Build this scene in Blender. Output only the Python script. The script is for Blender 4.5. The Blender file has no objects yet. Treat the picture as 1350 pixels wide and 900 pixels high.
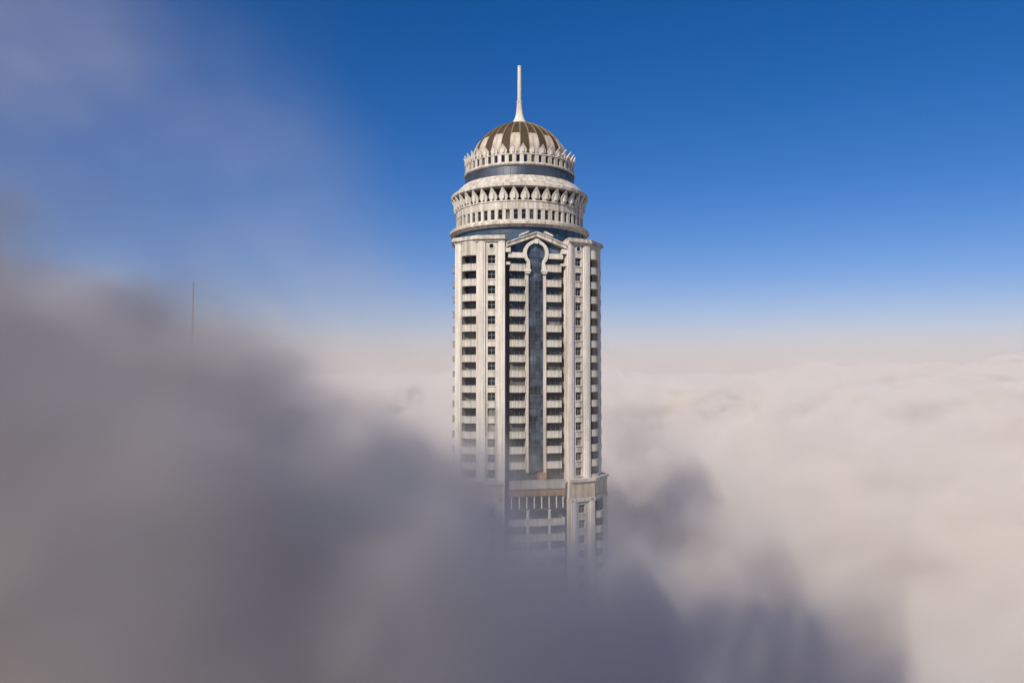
import bpy, bmesh, math, random
from mathutils import Vector, Matrix
R=math.radians; FLOOR_=3.48
S=bpy.context.scene
random.seed(4)
H=200.0                     # the camera's height over the ground
# ---------------------------------------------------------------- camera, sky, sun, exposure
cam=bpy.data.cameras.new('camera'); co=bpy.data.objects.new('camera',cam); S.collection.objects.link(co)
cam.lens=26.67; cam.sensor_width=36; cam.clip_end=60000; cam.clip_start=.5
co.location=(0,0,H); co.rotation_euler=(R(90+2.3),0,0); S.camera=co
SUN_AZ=-30; SUN_EL=36       # the sun stands behind the camera, a little to its left
w=bpy.data.worlds.new('World'); S.world=w; w.use_nodes=True
nt=w.node_tree; bg=nt.nodes['Background']
sky=nt.nodes.new('ShaderNodeTexSky'); sky.sky_type='NISHITA'; sky.sun_disc=False
sd=(math.sin(R(SUN_AZ))*math.cos(R(SUN_EL)), -math.cos(R(SUN_AZ))*math.cos(R(SUN_EL)), math.sin(R(SUN_EL)))
sky.sun_elevation=R(SUN_EL); sky.sun_rotation=math.atan2(sd[0],sd[1])
sky.altitude=300; sky.air_density=1.0; sky.dust_density=.6; sky.ozone_density=4.0
hs=nt.nodes.new('ShaderNodeHueSaturation'); hs.inputs['Saturation'].default_value=1.36
nt.links.new(sky.outputs[0],hs.inputs['Color']); tint=nt.nodes.new('ShaderNodeMix'); tint.data_type='RGBA'; tint.blend_type='MULTIPLY'; tint.inputs['Factor'].default_value=1; tint.inputs['B'].default_value=(1.10,.885,1.10,1)
nt.links.new(hs.outputs[0],tint.inputs['A']); nt.links.new(tint.outputs['Result'],bg.inputs[0]); bg.inputs[1].default_value=.083
sl=bpy.data.lights.new('sun','SUN'); so=bpy.data.objects.new('sun',sl); S.collection.objects.link(so)
sl.energy=5.2; sl.angle=R(.5); sl.color=(1,.93,.82)
so.rotation_euler=Vector(sd).to_track_quat('Z','Y').to_euler()
S.view_settings.view_transform='Standard'; S.view_settings.look='None'; S.view_settings.gamma=1
S.view_settings.exposure=0
c=S.cycles; c.volume_bounces=6; c.max_bounces=8; c.use_denoising=True; c.adaptive_threshold=.02; c.volume_step_rate=1.8; c.volume_max_steps=256

# ---------------------------------------------------------------- helpers
def link(o): S.collection.objects.link(o); return o
def tag(o,label=None,cat=None,group=None,kind=None):
    for k,v in (('label',label),('category',cat),('group',group),('kind',kind)):
        if v: o[k]=v
    return o
def empty(name,loc,rz=0):
    o=link(bpy.data.objects.new(name,None)); o.location=loc; o.rotation_euler.z=rz; o.empty_display_size=1; return o
class Fr:
    """a wall's own axes: s along it, n out of it, z up"""
    def __init__(s,p0,p1):
        s.p0=Vector((p0[0],p0[1],0)); d=Vector((p1[0]-p0[0],p1[1]-p0[1],0)); s.L=d.length; s.d=d.normalized()
        s.n=Vector((s.d.y,-s.d.x,0))
    def __call__(s,a,n,z): return s.p0+s.d*a+s.n*n+Vector((0,0,z))
    def mat(s,a,n,z):
        p=s(a,n,z); m=Matrix.Identity(4)
        m.col[0]=(*s.d,0); m.col[1]=(*(-s.n),0); m.col[2]=(0,0,1,0); m.col[3]=(*p,1); return m
class MB:
    def __init__(s): s.v=[]; s.f=[]
    def add(s,vs,fs):
        k=len(s.v); s.v+= [tuple(v) for v in vs]; s.f+=[tuple(i+k for i in f) for f in fs]; return s
    def box(s,x0,x1,y0,y1,z0,z1,fr=None):
        P=[(x,y,z) for z in (z0,z1) for x,y in ((x0,y0),(x1,y0),(x1,y1),(x0,y1))]
        if fr: P=[fr(*p) for p in P]; F=[(0,1,2,3),(4,7,6,5),(0,4,5,1),(1,5,6,2),(2,6,7,3),(3,7,4,0)]
        else: F=[(0,3,2,1),(4,5,6,7),(0,1,5,4),(1,2,6,5),(2,3,7,6),(3,0,4,7)]
        return s.add(P,F)
    def prism(s,poly,z0,z1):
        n=len(poly); P=[(x,y,z0) for x,y in poly]+[(x,y,z1) for x,y in poly]
        F=[tuple(range(n-1,-1,-1)),tuple(range(n,2*n))]+[(i,(i+1)%n,n+(i+1)%n,n+i) for i in range(n)]
        return s.add(P,F)
    def lathe(s,prof,n=96,closed=False):
        m=len(prof); P=[]; F=[]
        for i in range(n):
            a=2*math.pi*i/n
            for r,z in prof: P.append((r*math.cos(a),r*math.sin(a),z))
        for i in range(n):
            j=(i+1)%n
            for k in range(m-1+(1 if closed else 0)):
                q=(k+1)%m; F.append((i*m+k,j*m+k,j*m+q,i*m+q))
        return s.add(P,F)
    def sector(s,a0,a1,r0,r1,z0,z1,n=2):
        P=[];F=[]
        for i in range(n+1):
            a=a0+(a1-a0)*i/n; ca,sa=math.cos(a),math.sin(a)
            P+=[(r0*ca,r0*sa,z0),(r1*ca,r1*sa,z0),(r1*ca,r1*sa,z1),(r0*ca,r0*sa,z1)]
        for i in range(n):
            b=4*i
            for k in range(4): F.append((b+k,b+(k+1)%4,b+4+(k+1)%4,b+4+k))
        F.append((0,3,2,1)); F.append((4*n,4*n+1,4*n+2,4*n+3))
        return s.add(P,F)
    def build(s,name,mat,parent=None,smooth=False):
        me=bpy.data.meshes.new(name); me.from_pydata(s.v,[],s.f); me.materials.append(mat)
        bm=bmesh.new(); bm.from_mesh(me); bmesh.ops.recalc_face_normals(bm,faces=bm.faces); bm.to_mesh(me); bm.free()
        if smooth:
            me.polygons.foreach_set('use_smooth',[True]*len(me.polygons))
            me.set_sharp_from_angle(angle=R(32))
        o=link(bpy.data.objects.new(name,me)); o.parent=parent; return o
def copies(proto,mats,parent):
    """the first matrix moves proto itself, the others get copies of it and of its sub-parts"""
    kids=list(proto.children)
    for i,m in enumerate(mats):
        o=proto
        if i:
            o=link(proto.copy()); o.parent=parent
            for k in kids:
                q=link(k.copy()); q.parent=o
        o.matrix_local=m

# ---------------------------------------------------------------- materials
def principled(name,col,rough=.8,metal=0,spec=.5):
    m=bpy.data.materials.new(name); m.use_nodes=True; b=m.node_tree.nodes['Principled BSDF']
    b.inputs['Base Color'].default_value=(*col,1); b.inputs['Roughness'].default_value=rough; b.inputs['Metallic'].default_value=metal
    b.inputs['Specular IOR Level'].default_value=spec; return m,m.node_tree,b
def stone(name,col,dirt=.3,streak=.35,bump=.15):
    """plaster and stone: blotches, rain streaks running down, fine bump"""
    m,t,b=principled(name,col,.85,0,.3)
    tc=t.nodes.new('ShaderNodeTexCoord')
    def nz(scale,vs,detail=4):
        mp=t.nodes.new('ShaderNodeMapping'); mp.inputs['Scale'].default_value=vs; t.links.new(tc.outputs['Object'],mp.inputs[0])
        n=t.nodes.new('ShaderNodeTexNoise'); n.inputs['Scale'].default_value=scale; n.inputs['Detail'].default_value=detail; n.inputs['Roughness'].default_value=.6
        t.links.new(mp.outputs[0],n.inputs['Vector']); return n
    def mul(a,f0,f1,t0,t1):
        r=t.nodes.new('ShaderNodeMapRange'); t.links.new(a,r.inputs[0])
        for k,v in zip(('From Min','From Max','To Min','To Max'),(f0,f1,t0,t1)): r.inputs[k].default_value=v
        return r.outputs[0]
    a=mul(nz(.35,(1,1,1)).outputs[0],.3,.7,1-dirt,1.06)
    s=mul(nz(1.2,(1,1,.05),5).outputs[0],.38,.66,1.04,1-streak)
    f=mul(nz(3.5,(1,1,1)).outputs[0],.3,.7,.86,1.08)
    x=t.nodes.new('ShaderNodeMath'); x.operation='MULTIPLY'; t.links.new(a,x.inputs[0]); t.links.new(s,x.inputs[1])
    y=t.nodes.new('ShaderNodeMath'); y.operation='MULTIPLY'; t.links.new(x.outputs[0],y.inputs[0]); t.links.new(f,y.inputs[1])
    mx=t.nodes.new('ShaderNodeMix'); mx.data_type='RGBA'; mx.blend_type='MULTIPLY'; mx.inputs['Factor'].default_value=1
    mx.inputs['A'].default_value=(*col,1)
    rp=t.nodes.new('ShaderNodeValToRGB'); rp.color_ramp.elements[0].color=(.22,.17,.12,1); rp.color_ramp.elements[1].color=(1.0,1.0,1.0,1); rp.color_ramp.elements[0].position=.15; rp.color_ramp.elements[1].position=1
    t.links.new(y.outputs[0],rp.inputs[0]); t.links.new(rp.outputs[0],mx.inputs['B']); t.links.new(mx.outputs['Result'],b.inputs['Base Color'])
    bp=t.nodes.new('ShaderNodeBump'); bp.inputs['Strength'].default_value=bump; bp.inputs['Distance'].default_value=.05
    t.links.new(nz(6,(1,1,1)).outputs[0],bp.inputs['Height']); t.links.new(bp.outputs[0],b.inputs['Normal'])
    return m
def glass(name,col,rough=.12,var=.6,scale=.6,spec=.6,wave=.02,curtain=0.):
    """window glass: dark, glossy, each pane a little different"""
    m,t,b=principled(name,col,rough,0,spec)
    oi=t.nodes.new('ShaderNodeObjectInfo'); tc=t.nodes.new('ShaderNodeTexCoord')
    n=t.nodes.new('ShaderNodeTexNoise'); n.noise_dimensions='4D'; n.inputs['Scale'].default_value=scale; n.inputs['Detail'].default_value=2
    t.links.new(tc.outputs['Object'],n.inputs['Vector'])
    k=t.nodes.new('ShaderNodeMath'); k.operation='MULTIPLY'; k.inputs[1].default_value=50; t.links.new(oi.outputs['Random'],k.inputs[0]); t.links.new(k.outputs[0],n.inputs['W'])
    r=t.nodes.new('ShaderNodeMapRange'); t.links.new(n.outputs[0],r.inputs[0])
    for q,v in zip(('From Min','From Max','To Min','To Max'),(.3,.7,1-var,1+var*1.6)): r.inputs[q].default_value=v
    mx=t.nodes.new('ShaderNodeMix'); mx.data_type='RGBA'; mx.blend_type='MULTIPLY'; mx.inputs['Factor'].default_value=1
    cu=t.nodes.new('ShaderNodeMix'); cu.data_type='RGBA'; cu.inputs['A'].default_value=(*col,1); cu.inputs['B'].default_value=(.20,.185,.16,1)
    cr=t.nodes.new('ShaderNodeMapRange'); cr.inputs['From Min'].default_value=.62; cr.inputs['From Max'].default_value=1.0; cr.inputs['To Max'].default_value=curtain; t.links.new(oi.outputs['Random'],cr.inputs[0]); t.links.new(cr.outputs[0],cu.inputs['Factor'])
    t.links.new(cu.outputs['Result'],mx.inputs['A'])
    t.links.new(r.outputs[0],mx.inputs['B']); t.links.new(mx.outputs['Result'],b.inputs['Base Color'])
    bp=t.nodes.new('ShaderNodeBump'); bp.inputs['Strength'].default_value=.4; bp.inputs['Distance'].default_value=wave
    n2=t.nodes.new('ShaderNodeTexNoise'); n2.inputs['Scale'].default_value=.5; t.links.new(tc.outputs['Object'],n2.inputs['Vector']); t.links.new(n2.outputs[0],bp.inputs['Height']); t.links.new(bp.outputs[0],b.inputs['Normal'])
    return m
CREAM=stone('cream_stone',(.63,.58,.505),.16,.5); PALE=stone('pale_trim',(.70,.655,.58),.12,.3); OCHRE=stone('ochre_stone',(.58,.49,.37),.3,.5)
GREY=stone('grey_render',(.40,.39,.36),.3,.3); BROWN=stone('dome_tiles',(.075,.052,.03),.4,.2); PANEL=stone('dome_panel_stone',(.57,.49,.41),.35,.4); GOLD=stone('gilt_ribs',(.30,.215,.105),.3,.2)
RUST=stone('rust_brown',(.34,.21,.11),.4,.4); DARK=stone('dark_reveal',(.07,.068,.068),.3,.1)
GLASS=glass('dark_glass',(.008,.010,.013),curtain=.8); BLUE=glass('blue_glass',(.012,.045,.085),.32,.4,.25,1.0); STRIP=glass('slate_glass',(.028,.036,.048),.18,.7,.35,.7)
BAND=glass('band_glass',(.10,.11,.125),.34,.25,.2,1.0); BAND.node_tree.nodes['Principled BSDF'].inputs['Metallic'].default_value=.6; WHITE=stone('white_paint',(.74,.72,.68),.15,.15)
FRAME=stone('frame_metal',(.30,.29,.27),.2,.1); DFRAME=stone('dark_frame_metal',(.10,.105,.11),.3,.1)
def paned(m,w_,h_,k0,k1):
    # every pane of a glazed strip its own tone and its own slight tilt
    t=m.node_tree; b=t.nodes['Principled BSDF']; old=b.inputs['Base Color'].links[0].from_socket
    tc=t.nodes.new('ShaderNodeTexCoord'); sp=t.nodes.new('ShaderNodeSeparateXYZ'); cb=t.nodes.new('ShaderNodeCombineXYZ'); t.links.new(tc.outputs['Object'],sp.inputs[0])
    for i,(o,sz) in enumerate(((0,w_),(2,h_))):
        d=t.nodes.new('ShaderNodeMath'); d.operation='DIVIDE'; d.inputs[1].default_value=sz; t.links.new(sp.outputs[o],d.inputs[0])
        fl_=t.nodes.new('ShaderNodeMath'); fl_.operation='FLOOR'; t.links.new(d.outputs[0],fl_.inputs[0]); t.links.new(fl_.outputs[0],cb.inputs[i])
    wn=t.nodes.new('ShaderNodeTexWhiteNoise'); wn.noise_dimensions='2D'; t.links.new(cb.outputs[0],wn.inputs['Vector'])
    r=t.nodes.new('ShaderNodeMapRange'); r.inputs['To Min'].default_value=k0; r.inputs['To Max'].default_value=k1; t.links.new(wn.outputs['Value'],r.inputs[0])
    mx=t.nodes.new('ShaderNodeMix'); mx.data_type='RGBA'; mx.blend_type='MULTIPLY'; mx.inputs['Factor'].default_value=1; t.links.new(old,mx.inputs['A']); t.links.new(r.outputs[0],mx.inputs['B']); t.links.new(mx.outputs['Result'],b.inputs['Base Color'])
    ge=t.nodes.new('ShaderNodeNewGeometry'); sc=t.nodes.new('ShaderNodeVectorMath'); sc.operation='MULTIPLY_ADD'; sc.inputs[1].default_value=(.05,.05,.05); sc.inputs[2].default_value=(-.025,-.025,-.025); t.links.new(wn.outputs['Color'],sc.inputs[0])
    ad=t.nodes.new('ShaderNodeVectorMath'); ad.operation='ADD'; t.links.new(ge.outputs['Normal'],ad.inputs[0]); t.links.new(sc.outputs[0],ad.inputs[1]); t.links.new(ad.outputs[0],b.inputs['Normal'])
paned(STRIP,1.2,FLOOR_/2,.35,2.4)
RED=principled('red_cloth',(.55,.015,.03),.8)[0]; STEEL=principled('steel',(.45,.45,.46),.4,1)[0]

# ---------------------------------------------------------------- ground
g=MB(); g.add([(-9000,-9000,0),(9000,-9000,0),(9000,9000,0),(-9000,9000,0)],[(0,1,2,3)])
SAND=stone('ground',(.30,.26,.21),.4,0)
tag(g.build('ground',SAND),kind='structure')

# ---------------------------------------------------------------- the domed tower
FLOOR=3.48; Z1=25.7                      # storey height; middle of the top row of windows, over the camera
tower=tag(empty('domed_tower',(1.9,190,0),R(13)),'tall cream stone tower with a ribbed dome and white spire rising out of the fog','tower')
A=(7.4,-16.6); B=(13.4,-14.8); C_=(17.8,-9.8); D=(17.0,-4.6); E=(13.0,11.0); F_=(6.0,15.0)
def half(side): return [(side*x,y) for x,y in (A,B,C_,D)]
def offset(pts,d,side):
    """wing outline pushed outwards by d, corners mitred"""
    out=[]; n=len(pts)
    def nrm(p,q):
        v=Vector((q[0]-p[0],q[1]-p[1])).normalized(); m=Vector((v.y,-v.x)); return m if side>0 else -m
    for i,p in enumerate(pts):
        if i==0: m=nrm(pts[0],pts[1]); q=Vector(p)+m*d
        elif i==n-1: m=nrm(pts[-2],pts[-1]); q=Vector(p)+m*d
        else:
            a,b=nrm(pts[i-1],p),nrm(p,pts[i+1]); m=(a+b).normalized(); q=Vector(p)+m*(d/max(.3,m.dot(a)))
        out.append((q.x,q.y))
    return out
def outline(d,zero_front=True):
    r=offset(half(1),d,1); l=offset(half(-1),d,-1)
    return l[::-1]+r+[(E[0]+d,E[1]+d),(F_[0],F_[1]+d),(-F_[0],F_[1]+d),(-E[0]-d,E[1]+d)]
core=MB().prism(outline(-1.7),0,H+30.5)
core.build('core',DARK,tower)
back=MB()
for p,q in ((D,E),(E,F_)):
    for sg in (1,-1):
        a,b=((p[0]*sg,p[1]),(q[0]*sg,q[1])); fr=Fr(a,b) if sg>0 else Fr(b,a)
        back.box(0,fr.L,-1.3,0,20,H+30.4,fr)
back.box(-F_[0],F_[0],F_[1]-1.4,F_[1]+.0,20,H+30.4)
back.build('rear_wall',CREAM,tower)

# the parts that repeat, built once at their own origin: x along the wall, y into it, z up
def window_proto(name,wd,ht,mull_x=(0,),mull_z=(0,),fr=.09,mat=FRAME,gl=GLASS,depth=.1):
    m=MB(); w,h=wd/2,ht/2
    m.box(-w,-w+fr,0,depth,-h,h); m.box(w-fr,w,0,depth,-h,h); m.box(-w+fr,w-fr,.003,depth,-h,-h+fr); m.box(-w+fr,w-fr,.003,depth,h-fr,h)
    for x in mull_x: m.box(x*w-fr*.42,x*w+fr*.42,.01,depth*.9,-h+fr,h-fr)
    for z in mull_z: m.box(-w+fr,w-fr,.02,depth*.8,z*h-fr*.42,z*h+fr*.42)
    o=m.build(name,mat,tower)
    p=MB().box(-w+fr,w-fr,depth*.5,depth*.95,-h+fr,h-fr).build('pane',gl,o)
    return o
def bow(s0,s1,d,n=9,e=.75): return [(s0+(s1-s0)*i/n, d*(math.sin(math.pi*i/n)**e if 0<i<n else 0)) for i in range(n+1)]
def balcony_mesh(w,depth,back,ht,bowed):
    """slab and solid parapet; origin at the middle of the wall line, z=0 at the slab's underside"""
    m=MB()
    if bowed:
        o=bow(-w/2,w/2,depth); i=bow(-w/2+.16,w/2-.16,depth-.16)
    else:
        o=[(-w/2,0),(-w/2,depth),(w/2,depth),(w/2,0)]; i=[(-w/2+.14,0),(-w/2+.14,depth-.14),(w/2-.14,depth-.14),(w/2-.14,0)]
    P=lambda L:[(x,-y) for x,y in L]
    m.prism(P(o)+[(w/2,back),(-w/2,back)],0,.28)
    ring=P(o)+P(i)[::-1]; m.prism(ring,.28,ht)
    # coping
    if bowed: oc=bow(-w/2,w/2,depth+.07); ic=bow(-w/2+.2,w/2-.2,depth-.2)
    else: oc=[(-w/2-.05,.0),(-w/2-.05,depth+.07),(w/2+.05,depth+.07),(w/2+.05,0)]; ic=[(-w/2+.2,0),(-w/2+.2,depth-.2),(w/2-.2,depth-.2),(w/2-.2,0)]
    m.prism(P(oc)+P(ic)[::-1],ht,ht+.12)
    return m
wz=[H+Z1-FLOOR*k for k in range(15)]            # rows of windows over the ledge
lz=[H-31.4-FLOOR*k for k in range(8)]           # rows below it
WW,WH=1.72,1.95
win_m,door_m,bal_m,sbal_m,bow_m=[],[],[],[],[]
def wing(side,off,z0,z1,rows,oculus):
    pts=offset(half(side),off,side)
    def facet(i):
        p,q=pts[i],pts[i+1]; return Fr(p,q) if side>0 else Fr(q,p)
    def S_(fr,a,b): return (a,b) if side>0 else (fr.L-b,fr.L-a)   # distances counted from the bay outwards
    T=1.7
    wall=MB(); trim=MB()
    fr=facet(0); L=fr.L; c0=3.1; w0,w1=c0-WW/2,c0+WW/2
    for a,b in ((0,w0),(w1,L)):
        a,b=S_(fr,a,b); wall.box(a,b,-T,0,z0,z1,fr)
    zs=sorted(rows); edges=[z0]
    for z in zs: edges+=[z-WH/2,z+WH/2]
    edges.append(z1)
    a,b=S_(fr,w0,w1)
    for i in range(0,len(edges),2): wall.box(a,b,-T,-.02,edges[i],edges[i+1],fr)
    for p0,p1 in ((.05,1.55),(L-1.75,L-.08)):
        a,b=S_(fr,p0,p1); trim.box(a,b,-.3,.28,z0+.02,z1-.03,fr)
        a,b=S_(fr,p0+.45,p1-.45); trim.box(a,b,-.3,.40,z0+.03,z1-.05,fr)
    for z in zs:
        a,b=S_(fr,w0-.12,w1+.12); trim.box(a,b,-.2,.13,z-WH/2-.22,z-WH/2,fr)
        a,b=S_(fr,w0-.06,w1+.06); trim.box(a,b,-.2,.05,z+WH/2,z+WH/2+.16,fr)
        m=fr.mat(c0 if side>0 else L-c0,-.38,z); win_m.append(m)
    # the balcony facet
    fr=facet(1); L=fr.L; b0,b1=.42,min(4.7,L-1.9)
    a,b=S_(fr,0,b0); wall.box(a,b,-T,0,z0,z1-.01,fr)
    a,b=S_(fr,b1,L); wall.box(a,b,-T,0,z0,z1-.01,fr)
    a,b=S_(fr,b1+.15,L-.1); trim.box(a,b,-.3,.22,z0+.02,z1-.04,fr)
    a,b=S_(fr,b0,b1); mid=(a+b)/2
    wall.box(a,b,-T,-1.25,z0,zs[0]-WH/2-1.7,fr)
    for z in zs:
        bow_m.append(fr.mat(mid,0,z-FLOOR/2-.80+.0)); door_m.append(fr.mat(mid,-1.2,z-.05))
        wall.box(a,b,-T,-1.0,z+1.0,z+1.25,fr)
    if oculus:
        z=zs[-1]; m=[fr(x,y,0) for x,y in bow(a,b,.95)]+[fr(b,-1.4,0),fr(a,-1.4,0)]
        wall.prism([(p.x,p.y) for p in m],z+1.02,z1-.6)
    # the flank
    fr=facet(2); L=fr.L
    wall.box(0,L,-T,0,z0,z1-.02,fr)
    for z in zs:
        a,b=S_(fr,.5,.5+2.2); sbal_m.append(fr.mat((a+b)/2,0,z-FLOOR/2-.8))
    wall.build('wing_wall',CREAM,tower); trim.build('pilasters',PALE,tower)
    return pts
for sd_ in (-1,1):
    wing(sd_,0,H-29.0,H+30.6,wz,True)
    wing(sd_,1.2,20,H-28.9,lz,False)
    # the heavy ledge between upper and lower wings, stained by rain
    for d,za,zb,mt,nm in ((1.35,-29.0,-25.2,OCHRE,'ledge_frieze'),(1.75,-25.2,-24.55,CREAM,'ledge_cornice'),(1.6,-29.7,-29.0,CREAM,'ledge_moulding')):
        p=offset(half(sd_),d,sd_); q=[(sd_*17.0,-3.5),(sd_*7.35,-14.5)]
        poly=p+q; MB().prism(poly,H+za,H+zb).build(nm,mt,tower)
# cornice round the wings' tops
cor=[]
for sd_ in (-1,1):
    for d,za,zb,mt in ((.35,29.75,30.25,PALE),(.85,30.25,30.75,CREAM),(.65,30.75,31.15,CREAM)):
        p=offset(half(sd_),d,sd_); poly=p+[(sd_*12,9.0),(sd_*7.35,9.0)]
        MB().prism(poly,H+za,H+zb).build('wing_cornice',mt,tower)
    # round window over each row of windows
    p=half(sd_); fr=Fr(p[0],p[1]) if sd_>0 else Fr(p[1],p[0]); s0=3.1 if sd_>0 else fr.L-3.1
    ring=MB(); disc=MB(); n=20; zc=H+28.75; P=[];Fs=[]
    for i in range(n):
        t=2*math.pi*i/n
        for r,nn in ((.52,.02),(.74,.02),(.74,.12),(.52,.12)): P.append(fr(s0+r*math.cos(t),nn,zc+r*math.sin(t)))
    for i in range(n):
        j=(i+1)%n
        for k in range(4): Fs.append((4*i+k,4*i+(k+1)%4,4*j+(k+1)%4,4*j+k))
    ring.add(P,Fs); o=ring.build('round_window',PALE,tower)
    disc.add([fr(s0+.53*math.cos(2*math.pi*i/n),.04,zc+.53*math.sin(2*math.pi*i/n)) for i in range(n)],[tuple(range(n))]); disc.build('pane',GLASS,o)
copies(window_proto('window',WW,WH,(0,),(.1,)),win_m,tower)
copies(window_proto('balcony_door',4.1,2.5,(-.35,.35),(.55,),.11,DFRAME),door_m,tower)
copies(balcony_mesh(4.2,.95,1.2,1.5,True).build('corner_balcony',CREAM,tower),bow_m,tower)
copies(balcony_mesh(2.2,.55,.3,1.3,False).build('flank_balcony',GREY,tower),sbal_m,tower)

# ---- the glazed bay between the wings
P0,P1=(-7.4,-15.4),(7.4,-15.4); bay=Fr(P0,P1)
def bx(m,u0,u1,n0,n1,z0,z1): m.box(u0+7.4,u1+7.4,n0,n1,H+z0,H+z1,bay)
m=MB(); bx(m,-7.4,7.4,-1.2,-.45,-175,29); m.build('bay_glazing',STRIP,tower)
m=MB()
for u in (-6.85,6.85,-6.2,6.2): bx(m,u-.05,u+.05,-.45,-.33,-60,25)
for k in range(40): bx(m,-7.35,7.35,-.45,-.35,25.0-FLOOR/2*k-.05,25.0-FLOOR/2*k+.05)
m.build('bay_mullions',DFRAME,tower)
m=MB(); bx(m,-1.75,1.75,-.4,.3,-22.8,26.6); 
n=24; pts=[(2.25*math.sin(R(140)*(2*i/n-1)), 27.35+2.3*math.cos(R(140)*(2*i/n-1))) for i in range(n+1)]
vs=[bay(u+7.4,.3,H+z) for u,z in pts]+[bay(u+7.4,-.3,H+z) for u,z in pts]; k=n+1
m.add(vs,[tuple(range(k)),tuple(range(2*k-1,k-1,-1))]+[(i,i+1,k+i+1,k+i) for i in range(n)]+[(n,0,k,2*k-1)])
gs=m.build('glass_strip',STRIP,tower)
m=MB()
for u in (-.6,.6): bx(m,u-.05,u+.05,.25,.40,-22.8,29.0)
for k in range(29): bx(m,-1.72,1.72,.25,.36,25.0-FLOOR/2*k-.045,25.0-FLOOR/2*k+.045)
m.build('strip_mullions',DFRAME,gs)
m=MB()
for sg in (-1,1):
    a,b=sorted((sg*1.78,sg*2.4)); bx(m,a,b,-.4,.75,-22.9,23.6)
m.build('strip_border',CREAM,tower)
# keyhole arch: a circle that closes in towards the capitals, with a little point on top
def archpt(t,r):
    a=R(142)*t; u=r*math.sin(a); z=27.35+r*1.02*math.cos(a)+(.55*max(0,1-abs(t)*6))*(1 if r>2.5 else .6)
    return u,z
m=MB(); n=48; P=[];Fs=[]
path=[(-2.0,23.6),(-2.0,24.4)]; 
rin=[archpt(2*i/n-1,2.25) for i in range(n+1)]; rout=[archpt(2*i/n-1,2.98) for i in range(n+1)]
rin=[(-1.5,23.6),(-1.42,24.6)]+rin[1:-1]+[(1.42,24.6),(1.5,23.6)]; rout=[(-2.45,23.6),(-2.3,24.4)]+rout[1:-1]+[(2.3,24.4),(2.45,23.6)]
for (a,b),(c_,d) in zip(rin,rout):
    P+=[bay(a+7.4,.2,H+b),bay(c_+7.4,.2,H+d),bay(c_+7.4,1.05,H+d),bay(a+7.4,1.05,H+b)]
for i in range(len(rin)-1):
    for k in range(4): Fs.append((4*i+k,4*i+(k+1)%4,4*i+4+(k+1)%4,4*i+4+k))
Fs+=[(0,1,2,3),tuple(4*(len(rin)-1)+k for k in (3,2,1,0))]
m.add(P,Fs); m.build('keyhole_arch',PALE,tower)
m=MB()
for sg in (-1,1):
    a,b=sorted((sg*1.3,sg*2.75)); bx(m,a,b,.0,1.25,23.0,23.62); a,b=sorted((sg*1.5,sg*2.55)); bx(m,a,b,.0,1.12,22.6,23.0)
m.build('arch_capitals',PALE,tower)
m=MB(); bx(m,-.4,.4,.5,1.3,29.55,30.6); m.build('keystone',WHITE,tower)
# pediment over the bay
m=MB()
def rake(sg,zt0,zt1,th,n0,n1,u0=0,u1=7.2):
    q=[(u0,zt0),(u1,zt1),(u1,zt1-th),(u0,zt0-th)]
    vs=[bay(sg*u+7.4,nn,H+z) for nn in (n0,n1) for u,z in q]
    m.add(vs,[(0,1,2,3),(7,6,5,4)]+[(i,(i+1)%4,4+(i+1)%4,4+i) for i in range(4)])
for sg in (-1,1):
    rake(sg,32.0,29.35,.85,-.5,1.5); rake(sg,32.25,29.6,.28,-.4,1.75,.12)
    rake(sg,32.45,31.6,.5,-.3,1.7,1.9,3.9)
m.build('pediment',CREAM,tower)
m=MB(); q=[(-6.9,27.4),(6.9,27.4),(6.9,28.6),(0,31.2),(-6.9,28.6)]
m.add([bay(u+7.4,nn,H+z) for nn in (-.4,-.05) for u,z in q],[(0,1,2,3,4),(9,8,7,6,5)]+[(i,(i+1)%5,5+(i+1)%5,5+i) for i in range(5)])
m.build('tympanum_glass',STRIP,tower)
m=MB(); r=[(-7.2,28.6),(0,31.25),(7.2,28.6)]
m.add([bay(u+7.4,nn,H+z) for nn in (-.6,-9) for u,z in r],[(0,1,4,3),(1,2,5,4),(0,3,4,1),(1,4,5,2)])
m.build('pediment_roof',GREY,tower)
m=MB()
for sg in (-1,1):
    a,b=sorted((sg*2.75,sg*6.5)); bx(m,a,b,-.4,.8,26.2,27.4)
    a,b=sorted((sg*6.1,sg*7.35)); bx(m,a,b,-.4,1.2,27.4,28.5); bx(m,a,b,-.4,.9,24.55,25.15)
m.build('bay_band',PALE,tower)
# balconies to both sides of the glass strip
bm_,bw_=[],[]
for k in range(14):
    for sg in (-1,1):
        bm_.append(bay.mat(7.4+sg*4.3,0,H+24.0-FLOOR*k-.85)); bw_.append(bay.mat(7.4+sg*4.3,-.28,H+Z1-FLOOR*(k+1)+.05))
for sg in (-1,1): bw_.append(bay.mat(7.4+sg*4.3,-.28,H+Z1-.3))
copies(balcony_mesh(3.6,.75,.3,1.5,False).build('bay_balcony',CREAM,tower),bm_,tower)
copies(window_proto('bay_window',3.5,2.2,(-.33,.33),(.1,),.12,DFRAME),bw_,tower)
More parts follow.
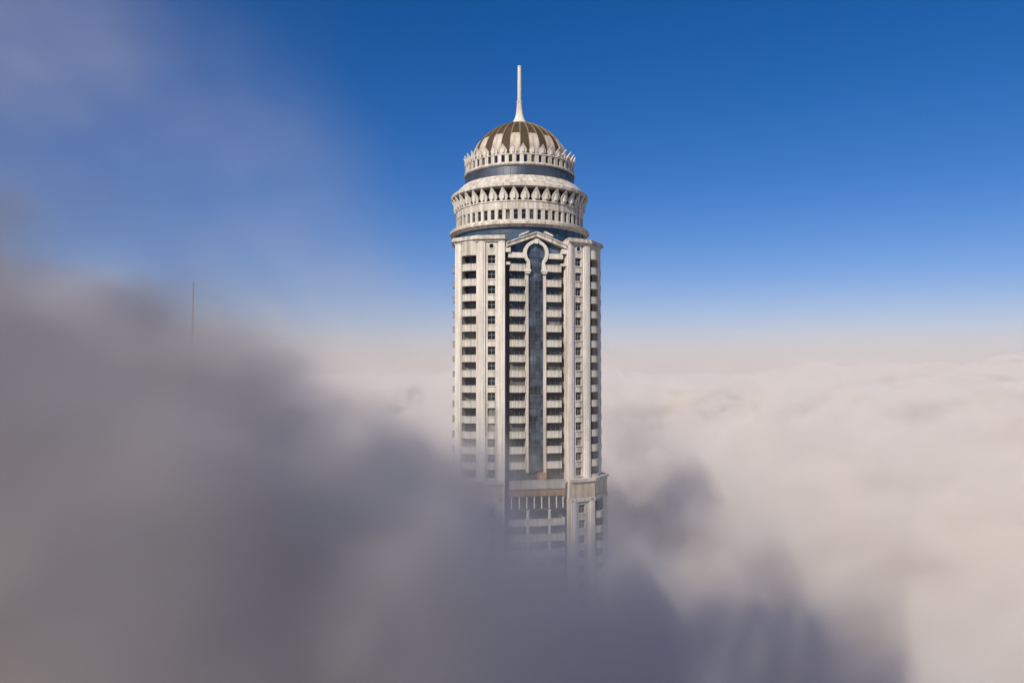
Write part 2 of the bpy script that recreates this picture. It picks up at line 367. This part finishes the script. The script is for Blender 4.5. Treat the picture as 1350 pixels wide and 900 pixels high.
# the terrace at the foot of the bay and the galleries under it
m=MB(); bx(m,-6.55,6.55,-.3,1.9,-26.5,-26.2); bx(m,-6.55,6.55,1.65,1.9,-26.2,-24.6); bx(m,-6.65,6.65,1.55,1.98,-24.6,-24.45); m.build('terrace_parapet',GREY,tower)
m=MB(); bx(m,-6.6,6.6,-.3,1.6,-28.1,-26.5); m.build('terrace_fascia',RUST,tower)
m=MB(); bx(m,.3,2.3,.5,1.5,-24.4,-22.9); m.build('terrace_awning',RUST,tower)
col_m=[bay.mat(7.4+u,1.2,H-31.0) for u in (-5.9,-4.1,-2.35,-.6,1.15,2.9,4.65,6.2)]
copies(MB().box(-.11,.11,-.11,.11,0,2.9).build('gallery_post',WHITE,tower),col_m,tower)
m=MB(); bx(m,-6.5,6.5,-.3,1.5,-31.35,-31.0); m.build('gallery_floor',DARK,tower)
pier=MB().box(-.22,.22,-.22,.22,0,2.0)
pier.box(-.32,.32,-.32,.32,1.8,2.05); pier.box(-.32,.32,-.32,.32,-.05,.2)
copies(pier.build('gallery_pier',WHITE,tower),[bay.mat(7.4+u,1.45,H-33.3-FLOOR*k) for k in range(5) for u in (-2.2,2.9)],tower)
copies(balcony_mesh(13.0,1.5,.3,1.5,False).build('gallery_balcony',CREAM,tower),[bay.mat(7.4,0,H-34.9-FLOOR*k) for k in range(8)],tower)
copies(window_proto('gallery_window',13.0,2.0,(-.75,-.5,-.25,0,.25,.5,.75),(.1,),.1,DFRAME),[bay.mat(7.4,-.2,H-32.4-FLOOR*k) for k in range(8)],tower)

# ---- the drum, the upper ring and the dome, turned about the tower's axis
def ring(name,prof,mat,n=128,closed=True,parent=tower): return MB().lathe([(r,H+z) for r,z in prof],n,closed).build(name,mat,parent,True)
def polar(a,r,z): # local frame on a ring: x sideways, y inwards
    m_=Matrix.Identity(4); ca,sa=math.cos(a),math.sin(a)
    m_.col[0]=(-sa,ca,0,0); m_.col[1]=(-ca,-sa,0,0); m_.col[3]=(r*ca,r*sa,H+z,1); return m_
ring('blue_storey',[(15.0,30.4),(16.1,30.4),(16.1,33.6),(15.0,33.6)],BLUE,36)
m=MB()
for i in range(36):
    a=2*math.pi*i/36; m.sector(a-.004,a+.004,16.0,16.22,H+30.5,H+33.5,1)
m.lathe([(16.0,H+32.0),(16.18,H+32.0),(16.18,H+32.12),(16.0,H+32.12)],36,True)
m.build('blue_storey_mullions',DFRAME,tower)
ring('drum_ledge',[(15.0,33.45),(16.8,33.5),(16.9,33.9),(17.45,34.0),(17.5,34.55),(17.2,34.65),(17.15,34.85),(16.3,35.0),(15.0,35.0)],CREAM)
NW=54; da=2*math.pi/NW
m=MB(); m.lathe([(15.2,H+34.95),(15.5,H+34.95),(15.5,H+37.7),(15.2,H+37.7)],NW*2,True)
for i in range(NW):
    a=da*(i+.5); m.sector(a-da*.235,a+da*.235,15.3,15.95,H+34.9,H+37.62)
m.lathe([(15.2,H+37.6),(15.95,H+37.62),(16.05,H+37.9),(15.95,H+38.0),(15.95,H+39.35),(16.15,H+39.5),(16.1,H+39.75),(14.7,H+39.75)],NW*2,True)
m.lathe([(15.2,H+34.9),(16.05,H+34.9),(16.05,H+35.35),(15.2,H+35.35)],NW*2,True)
m.build('drum_wall',CREAM,tower,True)
copies(window_proto('drum_window',15.6*da*.56,2.3,(),(.25,),.07),[polar(da*i,15.62,36.5) for i in range(NW)],tower)
ring('drum_recess',[(14.0,39.7),(14.9,39.7),(14.9,42.9),(14.0,42.9)],DARK)  # dark stone stands in for the shade behind the corbels
def petal(w,h,lean,th,n=8):
    """a pointed petal that leans outwards as it rises; origin at its foot"""
    m=MB(); out=[]
    for i in range(n+1):
        t=i/n; out.append(((w/2)*((.62+.38*min(1,t/.3)) if t<.3 else (1-((t-.3)/.7)**1.25)), t*h))
    P=[]; 
    for side in (0,1):
        for x,z in out:
            y=-lean*(z/h)**1.6; P+=[(-x,y+side*th,z),(x,y+side*th,z)]
    k=2*(n+1); F=[]
    for i in range(n):
        a=2*i; F.append((a,a+1,a+3,a+2)); F.append((k+a+2,k+a+3,k+a+1,k+a)); F.append((a+2,k+a+2,k+a,a)); F.append((a+1,k+a+1,k+a+3,a+3))
    F.append((0,k,k+1,1)); m.add(P,F)
    # the bracket that carries it
    m.box(-w*.13,w*.13,-lean*.35-.12,.6,h*.12,h*.62)
    return m
NP=40
copies(petal(2.25,3.05,1.15,.3).build('drum_corbel',PALE,tower),[polar(2*math.pi*i/NP,16.05,39.75) for i in range(NP)],tower)
ring('drum_roof',[(14.5,42.75),(17.0,42.75),(17.2,42.9),(17.2,43.5),(17.0,43.7),(16.5,43.85),(14.75,45.75),(14.3,45.85),(14.25,46.1),(13.0,46.1)],CREAM)
ring('glass_band',[(13.0,46.0),(13.7,46.0),(13.7,48.65),(13.0,48.65)],BAND,144)
m=MB()
for z in (46.1,48.4): m.lathe([(13.6,H+z),(13.82,H+z),(13.82,H+z+.16),(13.6,H+z+.16)],144,True)
for i in range(48):
    a=2*math.pi*i/48; m.sector(a-.0028,a+.0028,13.6,13.76,H+46.2,H+48.45,1)
m.build('glass_band_frame',DFRAME,tower)
NR=48; dr=2*math.pi/NR
m=MB(); m.lathe([(12.6,H+48.6),(13.85,H+48.62),(14.05,H+48.85),(14.0,H+49.15),(13.75,H+49.3),(13.3,H+49.35),(13.3,H+51.0),(13.7,H+51.02),(13.85,H+51.2),(13.7,H+51.4),(12.4,H+51.5)],144,True)
for i in range(NR):
    a=dr*(i+.5); m.sector(a-dr*.26,a+dr*.26,13.1,13.72,H+49.25,H+51.05)
m.build('upper_ring',CREAM,tower,True)
copies(window_proto('upper_window',13.4*dr*.5,1.6,(),(),.07),[polar(dr*i,13.42,50.2) for i in range(NR)],tower)
ND=36
copies(petal(1.9,2.3,.75,.25).build('dome_corbel',PALE,tower),[polar(2*math.pi*i/ND,13.45,51.4) for i in range(ND)],tower)
def dome(z,k=0.):
    t=min(1,max(0,(z-52)/10.9)); return (12.0+k)*(1-t*t)**.6
m=MB().lathe([(dome(z),H+z) for z in [51.4,52,53,54,55,56,57,58,59,60,60.8,61.5,62,62.4,62.7,62.85]],128).build('dome',BROWN,tower,True)
NG=16
def panel(k=.22,z0=51.5,z1=57.2):
    m=MB(); n=10; P=[];F=[]
    for side in (0,1):
        for i in range(n+1):
            z=z0+(z1-z0)*i/n; t=i/n; wa=R(22.5)*(.265-.01*t)*(1 if t<.8 else math.sqrt(max(.05,1-((t-.8)/.2)**2*.45)))
            for j in range(5):
                a=-math.pi/2+wa*(j/2-1); r=dome(z)+k-side*.4; P.append((r*math.cos(a),r*math.sin(a),z+(k*.4 if not side else 0)))
    q=5*(n+1)
    for i in range(n):
        for j in range(4):
            a=5*i+j; F.append((a,a+1,a+6,a+5)); F.append((q+a,q+a+5,q+a+6,q+a+1))
        for j in (0,4): a=5*i+j; F.append((a,a+5,q+a+5,q+a))
    for i in (0,n):
        for j in range(4): a=5*i+j; F.append((a,q+a,q+a+1,a+1))
    return m.add(P,F)
pm=[Matrix.Translation((0,0,H))@Matrix.Rotation(2*math.pi*i/NG+R(4),4,'Z') for i in range(NG)]
copies(panel().build('dome_panel',PANEL,tower,True),pm,tower)
def rib(z0,z1,w=.13,k=.16):
    m=MB(); n=12; P=[];F=[]
    for i in range(n+1):
        z=z0+(z1-z0)*i/n; r=dome(z)
        for x,dr_ in ((-w,-.1),(w,-.1),(w,k),(-w,k)): P.append((x,-(r+dr_),z+dr_*.5))
    for i in range(n):
        for j in range(4): F.append((4*i+j,4*i+(j+1)%4,4*i+4+(j+1)%4,4*i+4+j))
    return m.add(P,F)
copies(rib(52.5,62.4).build('dome_rib',GOLD,tower),[Matrix.Translation((0,0,H))@Matrix.Rotation(2*math.pi*(i+.5)/32+R(4),4,'Z') for i in range(32)],tower)
ring('spire',[(2.4,62.1),(2.05,62.75),(1.4,63.7),(1.0,64.9),(.78,66.4),(.64,68.1),(.74,68.2),(.74,68.55),(.5,68.7),(.46,77.3),(.55,77.4),(.5,77.6),(.05,77.8)],PALE,24,False)
m=MB().lathe([(2.55,H+61.9),(2.6,H+62.2),(2.45,H+62.45),(2.1,H+62.45)],24,True).build('spire_collar',GOLD,tower,True)

# ---- the small red flag on the drum's roof
fl=tag(empty('red_flag',(16.9,191.5,H+44.2)),'small red flag on a thin pole at the right edge of the drum roof','flag')
MB().lathe([(.05,-.9),(.05,2.9),(0,2.95)],8).build('pole',STEEL,fl)
m=MB(); n=8; P=[];Fs=[]
for s_ in (0,.03):
    for i in range(n+1):
        for z in (2.0,2.8): P.append((-.05-1.0*i/n,.12*math.sin(i*.9)*i/n+s_,z-.12*i/n))
k=2*(n+1)
for i in range(n): a=2*i; Fs+=[(a,a+2,a+3,a+1),(k+a,k+a+1,k+a+3,k+a+2),(a,k+a,k+a+2,a+2),(a+1,a+3,k+a+3,k+a+1)]
m.add(P,Fs+[(0,1,k+1,k),(2*n,k+2*n,k+2*n+1,2*n+1)]).build('cloth',RED,fl)

# ---------------------------------------------------------------- the other high-rises in the fog
CONC=stone('weathered_concrete',(.34,.32,.30),.3,.35); TEAL=glass('teal_glass',(.02,.05,.055),.15,.4,.2,.7)
MASTRED=stone('mast_red',(.30,.19,.18),.2,.2)
def high_rise(name,label,x,y,top,w,d,rz,wall,rows,mast=0,crown='flat',deep=40):
    t=tag(empty(name,(x,y,0),R(rz)),label,'tower')
    zt=H+top
    m=MB().box(-w/2+.5,w/2-.5,-d/2+.5,d/2-.5,0,zt); nb=max(3,int(w/4.2)); nd=max(3,int(d/4.2))
    for i in range(nb+1):
        u=-w/2+w*i/nb
        for s_ in (-1,1): m.box(u-.5,u+.5,s_*(d/2)-.45,s_*(d/2)+.45,0,zt-.03)
    for i in range(1,nd):
        u=-d/2+d*i/nd
        for s_ in (-1,1): m.box(s_*(w/2)-.45,s_*(w/2)+.45,u-.5,u+.5,0,zt-.04)
    m.build('shaft',wall,t)
    proto=None; mats=[]
    b=MB().box(-w/2+.25,w/2-.25,-d/2+.25,d/2-.25,0,1.9); p=b.build('window_band',TEAL,t)
    copies(p,[Matrix.Translation((0,0,zt-3.2-3.5*k)) for k in range(rows)],t)
    m=MB().box(-w/2-.6,w/2+.6,-d/2-.6,d/2+.6,zt,zt+1.1); m.build('parapet',wall,t)
    if crown=='stepped':
        m=MB().box(-w*.3,w*.3,-d*.3,d*.3,zt+1.0,zt+5.5).box(-w*.16,w*.16,-d*.16,d*.16,zt+5.4,zt+9); m.build('crown',wall,t); zt+=9
    else:
        m=MB().box(-w*.22,w*.25,-d*.2,d*.2,zt+1.0,zt+4.2); m.build('plant_room',wall,t); zt+=4.2
    if mast: MB().lathe([(.75,zt-.2),(.55,zt+mast*.3),(.3,zt+mast*.75),(.14,zt+mast),(0,zt+mast+.1)],12).build('mast',MASTRED,t,True)
    return t
high_rise('high_rise','distant tower wrapped in the left fog bank, only its thin reddish mast poking out',-110.5,262,-32,30,28,10,CONC,16,54,'stepped')
# unseen blocks added behind the camera to cast shade over the near fog
for x,wd,ht,lb in ((-161,24,158,'farthest from the viewpoint and tallest of the row'),(-125,14,134,'next to the tallest and widest one'),(-95,14,126,'in the middle of the row'),(-66,18,130,'second from the viewpoint'),(-40,14,104,'nearest the viewpoint')):
    tag(high_rise('high_rise','unseen block added behind the photographer to shade the fog, '+lb,x,-38,ht,wd,12,0,CREAM,24,0,'stepped'),group='row of added shade blocks behind the photographer')

# ---------------------------------------------------------------- fog
class N:
    def __init__(s,t,sock): s.t=t; s.k=sock
    def m(s,op,o=None,o2=None):
        n=s.t.nodes.new('ShaderNodeMath'); n.operation=op
        for i,v in enumerate((s,o,o2)):
            if v is None: continue
            if isinstance(v,N): s.t.links.new(v.k,n.inputs[i])
            else: n.inputs[i].default_value=v
        return N(s.t,n.outputs[0])
    def __add__(s,o): return s.m('ADD',o)
    __radd__=__add__
    def __mul__(s,o): return s.m('MULTIPLY',o)
    __rmul__=__mul__
    def __sub__(s,o): return s.m('SUBTRACT',o)
    def __rsub__(s,o): return (s*-1)+o
    def __truediv__(s,o): return s.m('DIVIDE',o)
    def mx(s,o): return s.m('MAXIMUM',o)
    def mn(s,o): return s.m('MINIMUM',o)
    def ss(s,a,b):   # smoothstep
        n=s.t.nodes.new('ShaderNodeMapRange'); n.interpolation_type='SMOOTHSTEP'
        s.t.links.new(s.k,n.inputs['Value']); n.inputs['From Min'].default_value=a; n.inputs['From Max'].default_value=b
        return N(s.t,n.outputs[0])
    def curve(s,pts):
        x0,x1=pts[0][0],pts[-1][0]
        mr=((s-x0)/(x1-x0)).mx(0).mn(1)
        ys=[p[1] for p in pts]; y0,y1=min(ys),max(ys)
        n=s.t.nodes.new('ShaderNodeFloatCurve'); cu=n.mapping.curves[0]
        P=[((a-x0)/(x1-x0),(b-y0)/(y1-y0)) for a,b in pts]
        cu.points[0].location=P[0]; cu.points[1].location=P[-1]
        for q in P[1:-1]: cu.points.new(*q)
        n.mapping.update(); s.t.links.new(mr.k,n.inputs['Value'])
        return N(s.t,n.outputs[0])*(y1-y0)+y0
def noise(t,x,y,z,scale,detail=3,rough=.55,seed=(0,0,0)):
    cb=t.nodes.new('ShaderNodeCombineXYZ')
    for i,v in enumerate((x,y,z)):
        if isinstance(v,N): t.links.new(v.k,cb.inputs[i])
        else: cb.inputs[i].default_value=v
    ad=t.nodes.new('ShaderNodeVectorMath'); ad.operation='ADD'; t.links.new(cb.outputs[0],ad.inputs[0]); ad.inputs[1].default_value=seed
    n=t.nodes.new('ShaderNodeTexNoise'); n.inputs['Scale'].default_value=scale; n.inputs['Detail'].default_value=detail; n.inputs['Roughness'].default_value=rough
    t.links.new(ad.outputs[0],n.inputs['Vector'])
    return N(t,n.outputs[0])-.5

def fog_mat(name,dens,col):
    m=bpy.data.materials.new(name); m.use_nodes=True; t=m.node_tree; t.nodes.clear()
    o=t.nodes.new('ShaderNodeOutputMaterial'); p=t.nodes.new('ShaderNodeVolumePrincipled')
    p.inputs['Density'].default_value=dens; p.inputs['Color'].default_value=(*col,1); p.inputs['Anisotropy'].default_value=0.0
    t.links.new(p.outputs[0],o.inputs['Volume']); return m
def fog(name,lo,hi,res,mat,field):
    v=bpy.data.volumes.new(name); o=bpy.data.objects.new(name,v); S.collection.objects.link(o)
    g=bpy.data.node_groups.new(name,'GeometryNodeTree'); g.is_modifier=True
    g.interface.new_socket('Geometry',in_out='OUTPUT',socket_type='NodeSocketGeometry')
    vc=g.nodes.new('GeometryNodeVolumeCube'); out=g.nodes.new('NodeGroupOutput'); sm=g.nodes.new('GeometryNodeSetMaterial')
    sm.inputs['Material'].default_value=mat
    pos=g.nodes.new('GeometryNodeInputPosition'); sp=g.nodes.new('ShaderNodeSeparateXYZ'); g.links.new(pos.outputs[0],sp.inputs[0])
    x,y,z=(N(g,sp.outputs[i]) for i in range(3)); z=z-H
    d=field(g,x,y,z)
    g.links.new(d.k,vc.inputs['Density']); vc.inputs['Min'].default_value=lo; vc.inputs['Max'].default_value=hi
    for a,r in zip(('Resolution X','Resolution Y','Resolution Z'),res): vc.inputs[a].default_value=r
    g.links.new(vc.outputs[0],sm.inputs[0]); g.links.new(sm.outputs[0],out.inputs[0])
    v.materials.append(mat)
    md=o.modifiers.new('fog','NODES'); md.node_group=g
    o['kind']='stuff'; o['label']='grey and white fog bank'
    return o

BANK=[(-120,27),(-74,19),(-50,11),(-40,5),(-28,-4),(-16,-8),(-8,-10),(0,-18),(9,-27),(16,-31),(30,-37),(60,-48)]
VEIL=[(-120,96),(-74,80),(-50,62),(-30,44),(-10,14),(12,-25)]
def skirt(sea,z,k,fall): return ((z-sea).mx(0)*(-1/fall)).m('EXPONENT')*k
def puff(n,k): return (n.m('ABSOLUTE')-.08)*k        # rounded heads with sharp valleys between them
def near(g,x,y,z):
    n1=noise(g,x,y,z,.010,4,.55)
    n2=noise(g,x,y,z*1.4,.020,6,.62,(50,20,7))
    n3=noise(g,x,y,z*1.6,.028,6,.65,(11,3,70))
    n4=noise(g,x+z*.6,y,z*1.3-x*.35,.05,5,.6,(31,43,7))
    sea=(y.ss(60,300))*10-49+n1*90+puff(n2,200)-x.ss(50,130)*(1-y.ss(150,330))*22
    sea_d=(sea-z).ss(0,12).mx(skirt(sea,z,.22,10)*((n3*6+1).mx(.05)))
    bank=x.curve(BANK)+n1*22+n2*46+n4*36
    env=y.ss(50,95)*(1-y.ss(130,168))
    bd=(bank-z).ss(-4,16)*env
    veil=(x.curve(VEIL)+n1*40+n2*50-z).ss(-8,50)*env*((n3*3.4+n4*2.2+.85).mx(.45))*.07
    d=sea_d.mx(bd)+veil
    return d*(n3*5+n4*3+1.3).mx(.3)
def mid(g,x,y,z):
    n1=noise(g,x,y,z,.0045,4,.55,(3,3,3)); n2=noise(g,x,y,z*1.5,.010,6,.62,(5,9,1))
    sea=(n1*330+puff(n2,560)-46).mn(-12)
    hz=((z+40).mx(0)*(-1/70.)).m('EXPONENT')*.006
    return (sea-z).ss(0,9).mx(hz).mx(skirt(sea,z,.025,8))*1.5
def far(g,x,y,z):
    n1=noise(g,x,y,0,.0011,5,.55,(8,1,0)); n2=noise(g,x,y,z*2,.0042,6,.62,(5,9,1))
    sea=-56+n1*330+puff(n2,420)+x.ss(900,3200)*80
    hz=((z+40).mx(0)*(-1/85.)).m('EXPONENT')*.011
    return ((sea-z).ss(0,16)*1.5).mx(hz*(n1*4+1).mx(.2))
fm=fog_mat('fog',.05,(.945,.888,.822))
for args in (((-190,10,H-110),(190,210,H+95),(152,80,82),fm,near),((-400,210,H-110),(400,480,H+40),(200,68,38),fm,near),((-1150,480,H-100),(1150,1400,H+120),(288,115,44),fm,mid),((-4200,1400,H-110),(4200,6000,H+260),(300,165,53),fm,far)):
    fog('fog',*args)
